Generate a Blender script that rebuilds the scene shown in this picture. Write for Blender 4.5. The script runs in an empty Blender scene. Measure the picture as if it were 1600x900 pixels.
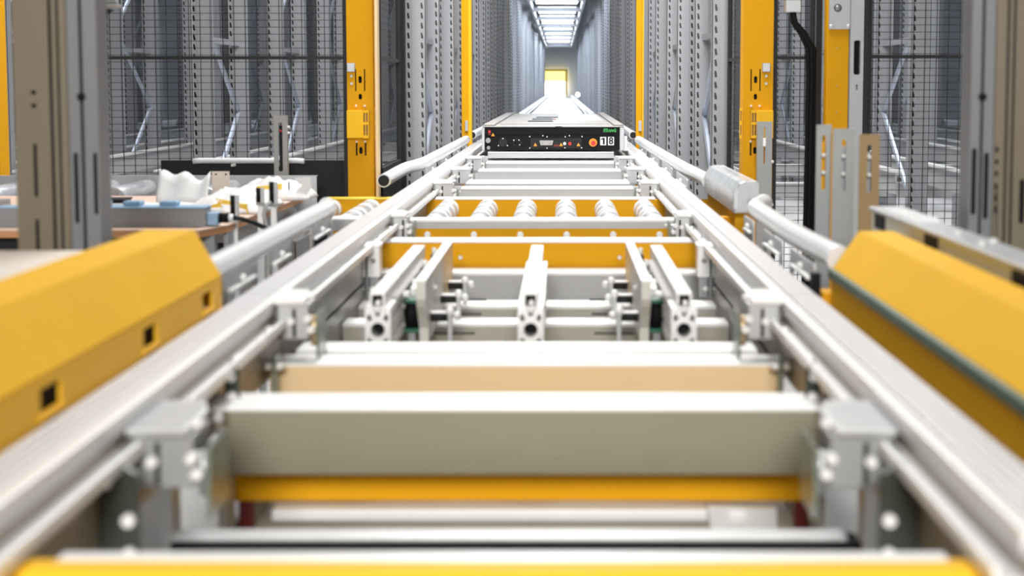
import bpy, bmesh, math, random
from mathutils import Vector, noise as mnoise
random.seed(7)
SC = bpy.context.scene
COL = SC.collection

# ------------------------------------------------------------------ camera
cam = bpy.data.cameras.new('camera'); camo = bpy.data.objects.new('camera', cam); COL.objects.link(camo)
camo.location = (0, 0, 0.45)
camo.rotation_euler = (math.radians(90) - math.atan(0.09), 0, 0)
cam.sensor_width = 36; cam.lens = 56.25
cam.shift_x = -76 / 1600; cam.shift_y = -91 / 1600
cam.clip_start = 0.05; cam.clip_end = 300
cam.dof.use_dof = True; cam.dof.focus_distance = 11.0; cam.dof.aperture_fstop = 3.3
SC.camera = camo

# ------------------------------------------------------------------ world, lights, exposure
w = bpy.data.worlds.new('world'); SC.world = w; w.use_nodes = True
w.node_tree.nodes['Background'].inputs[0].default_value = (0.93, 0.96, 1.0, 1)
w.node_tree.nodes['Background'].inputs[1].default_value = 0.05
def area(name, loc, sx, sy, power, color=(1, 1, 1), rot=(0, 0, 0)):
    l = bpy.data.lights.new(name, 'AREA'); l.shape = 'RECTANGLE'; l.size = sx; l.size_y = sy
    l.energy = power; l.color = color
    o = bpy.data.objects.new(name, l); COL.objects.link(o); o.location = loc; o.rotation_euler = rot
    return o
area('hall_lamp', (-0.1, 6.4, 4.2), 1.6, 2.0, 165, (1, .99, .97))
area('hall_lamp', (-0.1, 9.4, 4.2), 1.6, 2.4, 300, (1, .99, .98))
area('hall_lamp', (-0.1, 12.6, 4.2), 1.6, 2.4, 165)
area('hall_lamp', (-0.1, 3.4, 4.2), 1.4, 1.2, 28, (1, .98, .95))
area('rack_fill', (-4.2, 13.5, 4.4), 3.0, 4.0, 115, (.93, .96, 1))  # unseen lamps added to brighten the floor among the racks
area('rack_fill', (4.2, 13.5, 4.4), 3.0, 4.0, 230, (.93, .96, 1))
area('front_fill', (-.05, -4, 2.3), 1.6, 1.2, 470, (1, .98, .95), (math.radians(90 - 17), 0, 0))  # fill light added behind the camera for the front-facing surfaces
SC.view_settings.view_transform = 'Standard'; SC.view_settings.look = 'None'
SC.view_settings.exposure = 0.0; SC.view_settings.gamma = 1.0; SC.view_settings.use_curve_mapping = False
SC.cycles.use_denoising = True
SC.cycles.max_bounces = 8; SC.cycles.sample_clamp_indirect = 6

# ------------------------------------------------------------------ materials
M = {}
def mat(name, col, rough=.5, metal=0., var=.06, scale=14., stretch=(1, 1, 1), bump=0., emit=0., coat=0., trans=0., rvar=0., spec=.5):
    m = bpy.data.materials.new(name); m.use_nodes = True; nt = m.node_tree; b = nt.nodes['Principled BSDF']
    b.inputs['Roughness'].default_value = rough; b.inputs['Metallic'].default_value = metal
    b.inputs['Specular IOR Level'].default_value = spec
    b.inputs['Coat Weight'].default_value = coat; b.inputs['Transmission Weight'].default_value = trans
    c = tuple(col) + (1,)
    tc = nt.nodes.new('ShaderNodeTexCoord'); mp = nt.nodes.new('ShaderNodeMapping'); mp.inputs['Scale'].default_value = stretch
    nz = nt.nodes.new('ShaderNodeTexNoise'); nz.inputs['Scale'].default_value = scale; nz.inputs['Detail'].default_value = 4
    nt.links.new(tc.outputs['Object'], mp.inputs[0]); nt.links.new(mp.outputs[0], nz.inputs['Vector'])
    mx = nt.nodes.new('ShaderNodeMix'); mx.data_type = 'RGBA'
    mx.inputs[6].default_value = tuple(max(0, x * (1 - var)) for x in col) + (1,)
    mx.inputs[7].default_value = tuple(min(1, x * (1 + var)) for x in col) + (1,)
    nt.links.new(nz.outputs['Fac'], mx.inputs[0]); nt.links.new(mx.outputs[2], b.inputs['Base Color'])
    if rvar:
        mr = nt.nodes.new('ShaderNodeMapRange'); mr.inputs[3].default_value = max(.02, rough - rvar); mr.inputs[4].default_value = min(1, rough + rvar)
        nt.links.new(nz.outputs['Fac'], mr.inputs[0]); nt.links.new(mr.outputs[0], b.inputs['Roughness'])
    if bump:
        bp = nt.nodes.new('ShaderNodeBump'); bp.inputs['Strength'].default_value = bump; bp.inputs['Distance'].default_value = .01
        nt.links.new(nz.outputs['Fac'], bp.inputs['Height']); nt.links.new(bp.outputs[0], b.inputs['Normal'])
    if emit:
        b.inputs['Emission Color'].default_value = c; b.inputs['Emission Strength'].default_value = emit
    M[name] = m
    return m
mat('rail_steel', (.66, .655, .665), .36, .5, .035, 60, (3, .05, 1))
mat('alu', (.86, .86, .85), .36, .4, .05, 30, (1, .2, 1))
mat('alu_white', (.90, .90, .89), .4, .15, .04, 20)
mat('galv', (.50, .51, .52), .42, .5, .10, 22)
mat('galv_dark', (.30, .31, .32), .45, .5, .12, 18)
mat('rack', (.33, .34, .36), .42, .45, .10, 9, (1, 1, .4))
mat('brace_blue_sheen', (.40, .44, .52), .35, .5, .08, 12)  # blue light reflected by the galvanised braces, put into their colour
mat('yellow', (.76, .37, .006), .55, 0, .05, 5, spec=.12)
mat('guard_yellow', (.95, .535, .03), .5, 0, .06, 4, spec=.08)
mat('champagne', (.80, .60, .35), .4, .2, .05, 6)  # on the tan beam, a yellow reflection put into the base colour
mat('olive_alu', (.28, .255, .18), .42, .25, .06, 5)  # olive tone of the aluminium with a warm reflection put into it
mat('grey_sheet', (.44, .445, .45), .38, .45, .06, 40, (.3, .3, 3))
mat('beige_sheet', (.43, .41, .35), .4, .35, .08, 10)
mat('black', (.010, .010, .011), .6, 0, .1, 20, spec=.1)
mat('window_beige', (.62, .64, .52), .4, .1, .15, 10)
mat('web_brown', (.33, .28, .21), .42, .3, .1, 8)  # tan reflections and the darkness under the rail put into the web colour
mat('film', (.66, .69, .71), .2, .2, .10, 10, bump=.12, rvar=.1)
mat('bracket_grey', (.33, .34, .34), .45, .3, .06, 10)
mat('dark_grey', (.024, .024, .025), .6, 0, .1, 20, spec=.15)
mat('black_wire', (.012, .012, .013), .6, 0, .05, 20)
mat('pipe_white', (.80, .82, .84), .32, 0, .05, 14, coat=.3)
mat('tan_post', (.20, .165, .115), .45, .25, .06, 8, (1, 1, .2))  # warm reflection on aluminium, put into the base colour as tan
mat('brown_post', (.33, .215, .09), .5, .1, .06, 8)
mat('grey_post', (.215, .22, .23), .42, .3, .06, 8, (1, 1, .2))
mat('wood', (.62, .30, .13), .5, 0, .15, 12, (1, .3, 6))
mat('tabletop', (.80, .57, .45), .45, 0, .05, 5)
mat('box_grey', (.28, .28, .285), .5, 0, .05, 12)
mat('cap_blue', (.30, .47, .64), .4, 0, .05, 12)
mat('bag', (.72, .71, .70), .4, 0, .05, 9, bump=.3, coat=.2)
mat('carton', (.80, .70, .60), .7, 0, .05, 6)
mat('paper', (.72, .72, .72), .7, 0, .04, 6)
mat('green', (.008, .14, .065), .45, 0, .1, 12)
mat('zinc_green', (.22, .27, .23), .28, .5, .35, 14, rvar=.1)
mat('hanger_dark', (.045, .055, .045), .3, .3, .3, 12)
mat('rubber_green', (.035, .085, .04), .5, 0, .3, 9)
mat('roller_wrap', (.52, .54, .57), .25, .3, .22, 26, (1, .4, 1), bump=.2, rvar=.12)
mat('lid', (.36, .345, .33), .5, .0, .05, 8)
mat('white', (.85, .85, .85), .5, 0, .02, 8)
mat('red', (.62, .015, .02), .4, 0, .05, 8)
mat('dark_red', (.16, .01, .01), .5, 0, .1, 8)
mat('orange', (.85, .30, .03), .5, 0, .05, 8)
mat('logo_green', (.05, .42, .09), .5, 0, .02, 8)
mat('brass', (.62, .45, .24), .35, .5, .08, 20)
mat('concrete', (.60, .60, .60), .55, 0, .08, 1.2)
mat('wall_panel', (.50, .51, .53), .6, 0, .05, 2)
mat('wall_white', (.88, .91, .95), .6, 0, .03, 2)
mat('plate_beige', (.72, .70, .64), .45, 0, .05, 8)
mat('tray', (.24, .21, .16), .5, .2, .12, 5)
mat('blue_box', (.10, .16, .18), .4, .2, .2, 8)
mat('lamp_glow', (.80, .89, 1.0), .5, 0, .01, 3, emit=26.0)
mat('daylight', (1, 1, 1), .5, 0, .01, 3, emit=6.0)
mat('door_glow', (1.0, .84, .30), .5, 0, .02, 3, emit=1.2)  # emission added to brighten the far yellow door
mat('door_yellow', (.85, .62, .06), .5, 0, .05, 3)

# ------------------------------------------------------------------ mesh helpers
XC = -0.0675
OFF = {}
class MB:
    def __init__(s, mir=False): s.v = []; s.f = []; s.mir = mir
    def add(s, vs, fs):
        n = len(s.v)
        s.v += [((2 * XC - x) if s.mir else x, y, z) for x, y, z in vs]
        s.f += [tuple(n + i for i in f) for f in fs]
        return s
    def box(s, x0, x1, y0, y1, z0, z1):
        return s.add([(x0, y0, z0), (x1, y0, z0), (x1, y1, z0), (x0, y1, z0), (x0, y0, z1), (x1, y0, z1), (x1, y1, z1), (x0, y1, z1)],
                     [(0, 3, 2, 1), (4, 5, 6, 7), (0, 1, 5, 4), (1, 2, 6, 5), (2, 3, 7, 6), (3, 0, 4, 7)])
    def prism(s, pts, axis, a, b):
        def p(u, v, t): return (u, t, v) if axis == 'y' else ((t, u, v) if axis == 'x' else (u, v, t))
        n = len(pts)
        return s.add([p(u, v, a) for u, v in pts] + [p(u, v, b) for u, v in pts],
                     [tuple(range(n)), tuple(range(2 * n - 1, n - 1, -1))] + [(i, (i + 1) % n, n + (i + 1) % n, n + i) for i in range(n)])
    def strip(s, pts, axis, a, b, th):
        """bent sheet: open 2-D polyline with thickness, extruded along axis"""
        out = []
        for i, (u, v) in enumerate(pts):
            d = Vector((0, 0))
            if i > 0: d += (Vector(pts[i]) - Vector(pts[i - 1])).normalized()
            if i < len(pts) - 1: d += (Vector(pts[i + 1]) - Vector(pts[i])).normalized()
            d.normalize(); out.append((u - d.y * th, v + d.x * th))
        for i in range(len(pts) - 1):
            s.prism([pts[i], pts[i + 1], out[i + 1], out[i]], axis, a, b)
        return s
    def cyl(s, p, q, r, n=14, r2=None):
        return s.tube([p, q], r, n, rads=[r, r if r2 is None else r2])
    def tube(s, path, r, n=12, rads=None):
        P = [Vector(p) for p in path]; vs = []; fs = []
        prev = None
        for i, p in enumerate(P):
            t = ((P[i + 1] - p) if i < len(P) - 1 else (p - P[i - 1])).normalized()
            if 0 < i < len(P) - 1: t = ((P[i + 1] - p).normalized() + (p - P[i - 1]).normalized()).normalized()
            if prev is None:
                a = t.cross(Vector((0, 0, 1)))
                if a.length < .05: a = t.cross(Vector((1, 0, 0)))
            else: a = prev - t * prev.dot(t)
            a.normalize(); b = t.cross(a); prev = a
            rr = rads[i] if rads else r
            for k in range(n):
                th = 2 * math.pi * k / n
                vs.append(tuple(p + a * math.cos(th) * rr + b * math.sin(th) * rr))
        m = len(P)
        for i in range(m - 1):
            for k in range(n): fs.append((i * n + k, i * n + (k + 1) % n, (i + 1) * n + (k + 1) % n, (i + 1) * n + k))
        fs += [tuple(range(n)), tuple(range(m * n - 1, (m - 1) * n - 1, -1))]
        return s.add(vs, fs)
    def ball(s, c, r, n=10, sz=1.):
        vs = [(c[0], c[1], c[2] + r * sz)]; fs = []; h = n // 2
        for i in range(1, h):
            for k in range(n):
                t = math.pi * i / h; u = 2 * math.pi * k / n
                vs.append((c[0] + r * math.sin(t) * math.cos(u), c[1] + r * math.sin(t) * math.sin(u), c[2] + r * sz * math.cos(t)))
        vs.append((c[0], c[1], c[2] - r * sz)); L = len(vs) - 1
        for k in range(n):
            fs.append((0, 1 + k, 1 + (k + 1) % n)); fs.append((L, L - n + (k + 1) % n, L - n + k))
        for i in range(h - 2):
            for k in range(n):
                a = 1 + i * n
                fs.append((a + k, a + n + k, a + n + (k + 1) % n, a + (k + 1) % n))
        return s.add(vs, fs)
    def plate(s, outer, holes, axis, a, b):
        """flat plate with real holes, cut through along axis"""
        cu = bpy.data.curves.new('t', 'CURVE'); cu.dimensions = '2D'; cu.fill_mode = 'BOTH'; cu.extrude = abs(b - a) / 2
        for poly in [outer] + list(holes):
            sp = cu.splines.new('POLY'); sp.points.add(len(poly) - 1); sp.use_cyclic_u = True
            for q, (u, v) in zip(sp.points, poly): q.co = (u, v, 0, 1)
        o = bpy.data.objects.new('t', cu); COL.objects.link(o)
        dg = bpy.context.evaluated_depsgraph_get(); me = bpy.data.meshes.new_from_object(o.evaluated_get(dg))
        m = (a + b) / 2
        def p(u, v, t): return (u, t, v) if axis == 'y' else ((t, u, v) if axis == 'x' else (u, v, t))
        s.add([p(v.co.x, v.co.y, m + v.co.z) for v in me.vertices], [tuple(f.vertices) for f in me.polygons])
        bpy.data.objects.remove(o); bpy.data.curves.remove(cu); bpy.data.meshes.remove(me)
        return s
    def build(s, name, m, parent=None, bevel=0., smooth=False):
        me = bpy.data.meshes.new(name)
        if parent is not None: off = Vector(OFF[parent.as_pointer()])
        else:
            xs, ys, zs = zip(*s.v); off = Vector(((min(xs) + max(xs)) / 2, (min(ys) + max(ys)) / 2, min(zs)))
        me.from_pydata([(x - off.x, y - off.y, z - off.z) for x, y, z in s.v], [], s.f)
        bm = bmesh.new(); bm.from_mesh(me); bmesh.ops.remove_doubles(bm, verts=bm.verts, dist=1e-6)
        bmesh.ops.recalc_face_normals(bm, faces=bm.faces); bm.to_mesh(me); bm.free()
        me.materials.append(M[m])
        o = bpy.data.objects.new(name, me); COL.objects.link(o)
        if parent is not None: o.parent = parent
        else: o.location = off
        OFF[o.as_pointer()] = tuple(off)
        if smooth:
            for p in me.polygons: p.use_smooth = len(p.vertices) <= 4
        if bevel:
            b = o.modifiers.new('bevel', 'BEVEL'); b.width = bevel; b.segments = 2; b.limit_method = 'ANGLE'; b.angle_limit = math.radians(50)
        return o
def tag(o, label, cat, group=None):
    o['label'] = label; o['category'] = cat
    if group: o['group'] = group
    return o
def thing(name, label, cat, loc, group=None):
    o = bpy.data.objects.new(name, None); COL.objects.link(o); o.location = loc; o.empty_display_size = .05
    OFF[o.as_pointer()] = tuple(loc)
    return tag(o, label, cat, group)
def struct(o): o['kind'] = 'structure'; return o
def copy_tree(o, loc, label=None, parent=None):
    c = o.copy(); COL.objects.link(c)
    if parent is None: c.location = loc
    else: c.parent = parent
    if label: c['label'] = label
    for ch in list(o.children): copy_tree(ch, None, None, c)
    return c
def one(name, label, cat, mb, m, group=None, **k): return tag(mb.build(name, m, **k), label, cat, group)
def rect(u0, u1, v0, v1, r=0.):
    if not r: return [(u0, v0), (u1, v0), (u1, v1), (u0, v1)]
    out = []
    for cx, cy, a in ((u1 - r, v0 + r, -90), (u1 - r, v1 - r, 0), (u0 + r, v1 - r, 90), (u0 + r, v0 + r, 180)):
        for k in range(4):
            t = math.radians(a + 30 * k); out.append((cx + r * math.cos(t), cy + r * math.sin(t)))
    return out
def circ(u, v, r, n=14): return [(u + r * math.cos(2 * math.pi * k / n), v + r * math.sin(2 * math.pi * k / n)) for k in range(n)]
FL = -0.6   # floor level (rail top is 0)
SIDE = ((False, 'left'), (True, 'right'))

# ------------------------------------------------------------------ setting
struct(MB().box(-12, 12, -1.5, 78, FL - .1, FL).build('floor', 'concrete'))
struct(MB().box(-12, 12, -1.5, 78, 6.5, 6.6).build('ceiling', 'wall_panel'))
struct(MB().box(-12.2, -12, -1.5, 78, FL, 6.5).build('wall_left', 'wall_panel'))
struct(MB().box(12, 12.2, -1.5, 78, FL, 6.5).build('wall_right', 'wall_panel'))
wb = struct(MB().plate(rect(-12, 12, FL, 6.5), [rect(-.80, .28, -.05, 1.2)], 'y', 77.8, 78).build('wall_back', 'wall_white'))
d = MB().box(-.84, .32, 77.6, 77.78, .66, 1.2).build('door_1', 'door_glow'); struct(d)
struct(MB().box(-.74, .22, 77.70, 77.74, -.05, .655).build('opening_glow', 'daylight'))  # glowing pane added in place of daylight through the end opening
f = MB().box(-.84, -.74, 77.5, 77.58, -.05, 1.2).box(.22, .32, 77.5, 77.58, -.05, 1.2).box(-.84, .32, 77.5, 77.58, 1.15, 1.25).build('door_frame', 'door_yellow', d)

# ------------------------------------------------------------------ rails
def rail(mir, y0, y1, label, legs):
    t = thing('guide_rail', label, 'rail', ((2 * XC + .65 if mir else -.65), y0, FL), 'track rails')
    g = lambda: MB(mir)
    b = g().box(-.69, -.60, y0, y1, -.024, -.014).build('base_plate', 'rail_steel', t)
    tp = g().box(-.69, -.632, y0, y1, -.0142, -.002)
    for k in range(4): tp.box(-.688 + k * .0142, -.680 + k * .0142, y0, y1, -.003, .0005)
    tp.build('top_plate', 'rail_steel', t, bevel=.001)
    g().box(-.622, -.600, y0, y1, -.0142, .003).build('running_lip', 'alu_white', t, bevel=.002)
    mid = 3.45 < y0 < 3.5
    g().box(-.612, -.606, y0, y1, -.33 if mid else -.15, -.0238).build('inner_web', 'grey_sheet' if mid else 'web_brown', t)
    l = g().box(-.6062, -.572, y0, y1, -.052, -.046).build('ledge', 'alu', t)
    g().box(-.580, -.572, y0, y1, -.0462, -.034).build('ledge_lip', 'alu_white', l, bevel=.0015)
    g().box(-.69, -.684, y0, y1, -.15, -.0238).build('outer_web', 'galv', t)
    g().box(-.69, -.606, y0, y1, -.158, -.1498).build('bottom_plate', 'galv', t)
    for y in legs: g().box(-.675, -.62, y, y + .06, FL, -.1578).build('leg', 'galv', t)
segs = [(1.58, 3.44, 'nearest the camera, beside the big yellow guard', (2.5,)), (3.455, 5.5, 'beside the chain tracks and the near tube handrail', (4.2,)),
        (5.515, 7.7, 'crossing over the row of wrapped rollers', (6.5,)), (7.715, 10.6, 'in front of the black shuttle', (8.9,)), (10.615, 16.4, 'under the black shuttle', (13.2,)),
        (16.415, 77, 'running off down the bright rack aisle', (24, 40, 60))]
for mir, sd in SIDE:
    for y0, y1, wh, lg in segs: rail(mir, y0, y1, '%s steel guide rail %s' % (sd, wh), lg)

# ------------------------------------------------------------------ rail brackets at the joints
def bracket(mir, y, sc, label, top=-.03, x1=-.51):
    t = thing('rail_bracket', label, 'bracket', ((2 * XC + .57 if mir else -.57), y, top - .2), 'rail joint brackets')
    g = lambda: MB(mir)
    g().prism([(-.598, y), (x1, y), (x1, y + .11 * sc), (x1 - .02, y + .17 * sc), (-.598, y + .17 * sc)], 'z', top, top + .012).build('top_plate', 'galv' if y < 3 else 'alu_white', t, bevel=.003)
    g().box(-.592, x1 + .005, y + .012, y + .1 * sc, top - .075, top - .0002).build('block', 'bracket_grey' if y < 3 else 'galv', t, bevel=.003)
    g().box(-.560, -.553, y + .009, y + .012, top - .07, top - .01).build('groove', 'dark_grey', t)
    g().cyl((x1 + .014, y + .03, top - .028), (x1 + .014, y + .04, top - .09), .008).build('spacer', 'brass' if 3 < y < 4 else 'galv', t, smooth=True)
    for dx, dz in ((x1 + .005 + .59, -.03), (x1 + .59 + .012, -.052), (.028, -.035)):
        g().cyl((-.59 + dx, y - .004, top + dz), (-.59 + dx, y + .014, top + dz), .008, 10).build('bolt', 'alu_white', t, smooth=True)
    g().ball((x1 + .01, y + .02, top + .014), .0085, 10, .7).build('bolt', 'alu_white', t, smooth=True)
    for k in range(4 if y > 3 else 0): g().ball((-.589 + .012 * (k % 2), y - .10 - .16 * k, -.044), .0095, 8).build('bolt', 'alu_white', t, smooth=True)
    g().box(x1 + .02, x1 + .026, y + .02, y + .12 * sc, top - (.12 if y < 3 else .2), top - .02).build('side_plate', 'zinc_green', t)
def hanger(mir, y, x0, x1, z0, z1, label):
    t = thing('hanger_plate', label, 'bracket', ((2 * XC - x0 if mir else x0), y, z0))
    g = lambda: MB(mir)
    g().prism([(x0, z0), (x1, z0), (x1, z1), (x0 + .4 * (x1 - x0), z1 + .02), (x0, z1 - .02)], 'y', y, y + .012).build('plate', 'hanger_dark', t, bevel=.002)
    for zz in (z0 + .03, z0 + .075): g().cyl((x1 - .012, y - .010, zz), (x1 - .012, y + .004, zz), .009, 10).build('bolt', 'alu_white', t, smooth=True)
    g().ball((x0 + .012, y - .004, z1 - .01), .009).build('bolt', 'alu_white', t, smooth=True)
for mir, sd in SIDE:
    bracket(mir, 2.16, 1.2, '%s blurred white rail bracket below the ledge, nearest the camera' % sd, -.03, -.512)
    bracket(mir, 3.30, 1., '%s white rail bracket with brass spacers beside the tan beam' % sd, -.004, -.532)
    bracket(mir, 5.62, 1., '%s rail bracket at the end of the bolted yellow beam' % sd, -.012, -.545)
    bracket(mir, 7.50, 1., '%s rail bracket at the far end of the rollers' % sd, -.010, -.51)
    bracket(mir, 8.75, 1., '%s rail bracket two beams in front of the shuttle' % sd, -.010, -.50)
    bracket(mir, 10.1, 1., '%s rail bracket right in front of the shuttle' % sd, -.010, -.50)
    hanger(mir, 2.05, -.605, -.552, -.19, -.055, '%s dark green hanger plate under the near rail' % sd)
    hanger(mir, 2.78, -.592, -.566, -.17, -.05, '%s dark hanger plate beside the olive beam end' % sd)

def twin(mir, sd):
    y = 4.88
    t = thing('clamp_block', '%s grooved aluminium clamp block below the rail, in front of yellow beam' % sd, 'clamp block', ((2 * XC + .6 if mir else -.6), y, -.21), 'grooved clamp blocks')
    g = lambda: MB(mir)
    g().plate(rect(-.634, -.601, -.135, -.046), [circ(-.618, -.085, .008)], 'y', y, y + .08).build('jaw', 'alu', t)
    g().plate(rect(-.592, -.556, -.135, -.046), [circ(-.575, -.085, .008)], 'y', y, y + .08).build('jaw', 'alu', t)
    g().box(-.6012, -.5918, y + .02, y + .06, -.2, -.04).build('centre_bar', 'galv_dark', t)
    g().box(-.636, -.553, y - .002, y + .085, -.046, -.034).build('cap', 'alu_white', t, bevel=.003)
    for x in (-.617, -.574): g().box(x - .013, x + .013, y + .01, y + .06, -.2, -.1352).build('foot', 'galv_dark', t)
    for x in (-.612, -.58): g().ball((x, y + .002, -.172), .010).build('bolt', 'alu_white', t, smooth=True)
for mir, sd in SIDE: twin(mir, sd)

# ------------------------------------------------------------------ cross beams between the rails, near to far
t = thing('cross_beam', 'bright yellow cross beam along the bottom edge of the picture', 'beam', (XC, 1.66, -.2))
MB().box(-.6055, .4705, 1.655, 1.70, -.20, -.0615).build('beam_body', 'guard_yellow', t, bevel=.004)
MB().box(-.545, .42, 1.690, 1.718, -.0616, -.0600).build('top_flange', 'alu_white', t, bevel=.0015)
for x in (-.56, .38): MB().box(x, x + .05, 1.66, 1.695, FL, -.2).build('leg', 'galv', t)
t = thing('cross_bar', 'dark cross bar with silver top edge behind the bottom yellow beam', 'bar', (XC, 2.4, -.28))
MB().box(-.600, .463, 2.400, 2.46, -.300, -.247).build('bar_body', 'black', t, bevel=.006)
MB().box(-.600, .44, 2.402, 2.450, -.2472, -.240).build('top_strip', 'galv', t, bevel=.002)
t = thing('cross_beam', 'wide olive grey aluminium cross beam with white top flange', 'beam', (XC, 2.7, -.22))
MB().box(-.571, .439, 2.70, 2.72, -.216, -.105).build('web', 'olive_alu', t, bevel=.002)
MB().box(-.604, .469, 2.698, 2.83, -.1052, -.098).build('top_flange', 'alu_white', t, bevel=.002)
for x in (-.585, .45): MB().box(x - .006, x + .006, 2.705, 2.79, -.33, -.1055).build('end_plate', 'beige_sheet', t)
for x in (-.586, .452):
    for z in (-.115, -.20): MB().ball((x, 2.694, z), .011).build('bolt', 'alu_white', t, smooth=True)
t = thing('cross_beam', 'orange yellow cross beam showing below the olive grey one', 'beam', (XC, 2.85, -.3))
MB().box(-.593, .460, 2.85, 2.90, -.302, -.19).build('beam_body', 'yellow', t, bevel=.003)
for x in (-.575, .44): MB().box(x - .012, x + .012, 2.86, 2.89, -.36, -.3022).build('end_block', 'dark_red', t)
t = thing('cross_bar', 'low white cross bar under the orange yellow beam', 'bar', (XC, 2.8, -.32))
MB().box(-.515, .262, 2.79, 2.835, -.322, -.302).build('bar_body', 'alu_white', t, bevel=.003)
MB().prism([(.268, -.34), (.385, -.34), (.385, -.300), (.262, -.296)], 'y', 2.795, 2.81).build('end_bracket', 'alu', t)
MB().box(.30, .33, 2.785, 2.80, -.325, -.31).build('clip', 'alu_white', t)
one('drip_tray', 'shallow brown grey tray underneath the conveyor beams', 'tray', MB().box(-.60, .465, 1.8, 5.3, -.41, -.395).box(-.60, -.59, 1.8, 5.3, -.395, -.345).box(.455, .465, 1.8, 5.3, -.395, -.345), 'tray')
t = thing('cross_beam', 'tan coloured cross beam with double white top flange', 'beam', (XC, 3.28, -.25))
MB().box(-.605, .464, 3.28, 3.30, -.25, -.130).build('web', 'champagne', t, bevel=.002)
MB().box(-.600, .459, 3.278, 3.392, -.1302, -.1235).build('front_flange', 'alu_white', t, bevel=.002)
MB().box(-.578, .430, 3.447, 3.558, -.1402, -.123).build('rear_flange', 'alu_white', t, bevel=.003)
MB().box(-.56, .41, 3.396, 3.446, -.165, -.155).build('joint_strip', 'dark_grey', t)
for x in (-.585, .45):
    MB().box(x - .004, x + .004, 3.225, 3.275, -.22, -.10).build('end_plate', 'zinc_green', t)
    for z in (-.12, -.195):
        for dx in (-.012, .012): MB().ball((x + dx, 3.222, z), .009).build('bolt', 'alu_white', t, smooth=True)
def sheet_beam(y0, y1, zt, zb, m, label, x0=-.60, x1=.462, lip=.012, fl='alu_white'):
    t = thing('cross_beam', label, 'beam', (XC, y0, zb))
    MB().box(x0, x1, y0 + .004, y0 + .012, zb, zt - lip).build('web', m, t)
    MB().box(x0, x1, y0, y1, zt - lip, zt).build('top_flange', fl, t, bevel=.002)
    return t
sheet_beam(4.36, 4.46, -.20, -.33, 'beige_sheet', 'thin beige cross beam nearest under the chain tracks')
sheet_beam(4.71, 4.83, -.20, -.33, 'beige_sheet', 'thin grey beige cross beam second under the chain tracks')
sheet_beam(5.24, 5.38, -.163, -.33, 'grey_sheet', 'brushed grey sheet beam below the plain yellow beam')
t = thing('cross_beam', 'plain yellow cross beam behind the chain tracks', 'beam', (XC, 5.4, -.17))
MB().box(-.606, .46, 5.40, 5.44, -.166, -.0797).build('web', 'yellow', t, bevel=.002)
MB().box(-.606, .47, 5.385, 5.50, -.0798, -.071).build('top_flange', 'alu_white', t, bevel=.003)
MB().ball((-.34, 5.395, -.13), .008).build('bolt', 'alu_white', t, smooth=True)
MB().ball((.20, 5.395, -.13), .008).build('bolt', 'alu_white', t, smooth=True)
RX = [-.505 + .176 * k for k in range(-3, 6)]
t = thing('roller_frame_beam', 'yellow roller frame beam with six bolts and silver top rail', 'beam', (XC, 6.05, -.15))
MB().box(-.598, .464, 6.045, 6.14, -.0665, -.054).build('top_flange', 'alu_white', t, bevel=.003)
MB().box(-.598, .464, 6.05, 6.056, -.090, -.0665).build('silver_web', 'grey_sheet', t)
MB().box(-.594, .46, 6.0475, 6.10, -.20, -.0902).build('yellow_web', 'yellow', t)
MB().box(-.87, -.692, 6.04, 6.15, -.058, -.05).build('outer_flange', 'alu_white', t, bevel=.002)
MB().box(-.865, -.692, 6.05, 6.06, -.098, -.0578).build('outer_web', 'galv', t)
MB().box(-.865, -.692, 6.062, 6.09, -.15, -.0976).build('outer_yellow', 'yellow', t)
MB().box(.558, .72, 6.05, 6.10, -.125, -.046).build('outer_yellow', 'yellow', t, bevel=.002)
for x in RX[3:]: MB().cyl((x, 6.032, -.113), (x, 6.049, -.113), .0125, 14).build('bolt', 'alu_white', t, bevel=.003, smooth=True)
MB().ball((.40, 6.046, -.078), .008).build('bolt', 'alu_white', t, smooth=True)
t = thing('roller_frame_beam', 'long yellow frame beam behind the far ends of the rollers', 'beam', (XC, 7.25, -.2))
MB().box(-1.07, .86, 7.25, 7.30, -.2, -.066).build('web', 'yellow', t, bevel=.002)
MB().box(-.57, .43, 7.248, 7.34, -.066, -.058).build('top_flange', 'alu_white', t, bevel=.002)
MB().box(-1.07, -.695, 7.248, 7.34, -.066, -.058).build('outer_flange', 'door_yellow', t, bevel=.002)
for x in (-1.03, .8): MB().box(x - .03, x + .03, 7.26, 7.30, FL, -.2).build('leg', 'yellow', t)

# wrapped conveyor rollers
names = {0: 'first', 1: 'second', 2: 'third', 3: 'fourth', 4: 'fifth', 5: 'sixth'}
proto = None
for k in [-3, -2, 0, 1, 2, 3, 4, 5]:
    x = -.505 + .176 * k
    lb = ('%s wrapped conveyor roller counted from the left rail' % names[k]) if k >= 0 else ('wrapped roller outside the left rail, %s' % ('beside the tube handrail end' if k == -3 else 'touching the rail'))
    if proto is None:
        proto = thing('conveyor_roller', lb, 'roller', (x, 6.15, -.15), 'wrapped conveyor rollers')
        MB().cyl((x, 6.17, -.106), (x, 7.21, -.106), .045, 28).build('shell', 'roller_wrap', proto, bevel=.006, smooth=True)
        MB().cyl((x, 6.12, -.106), (x, 7.24, -.106), .009, 10).build('shaft', 'galv', proto, smooth=True)
        for j in range(5):
            y = 6.3 + .2 * j + .03 * math.sin(j * 2.1)
            MB().cyl((x, y, -.106), (x, y + .085, -.106), .0462, 28).build('wrap_band', 'pipe_white', proto, smooth=True)
    else: copy_tree(proto, (x, 6.15, -.15), lb)

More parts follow.
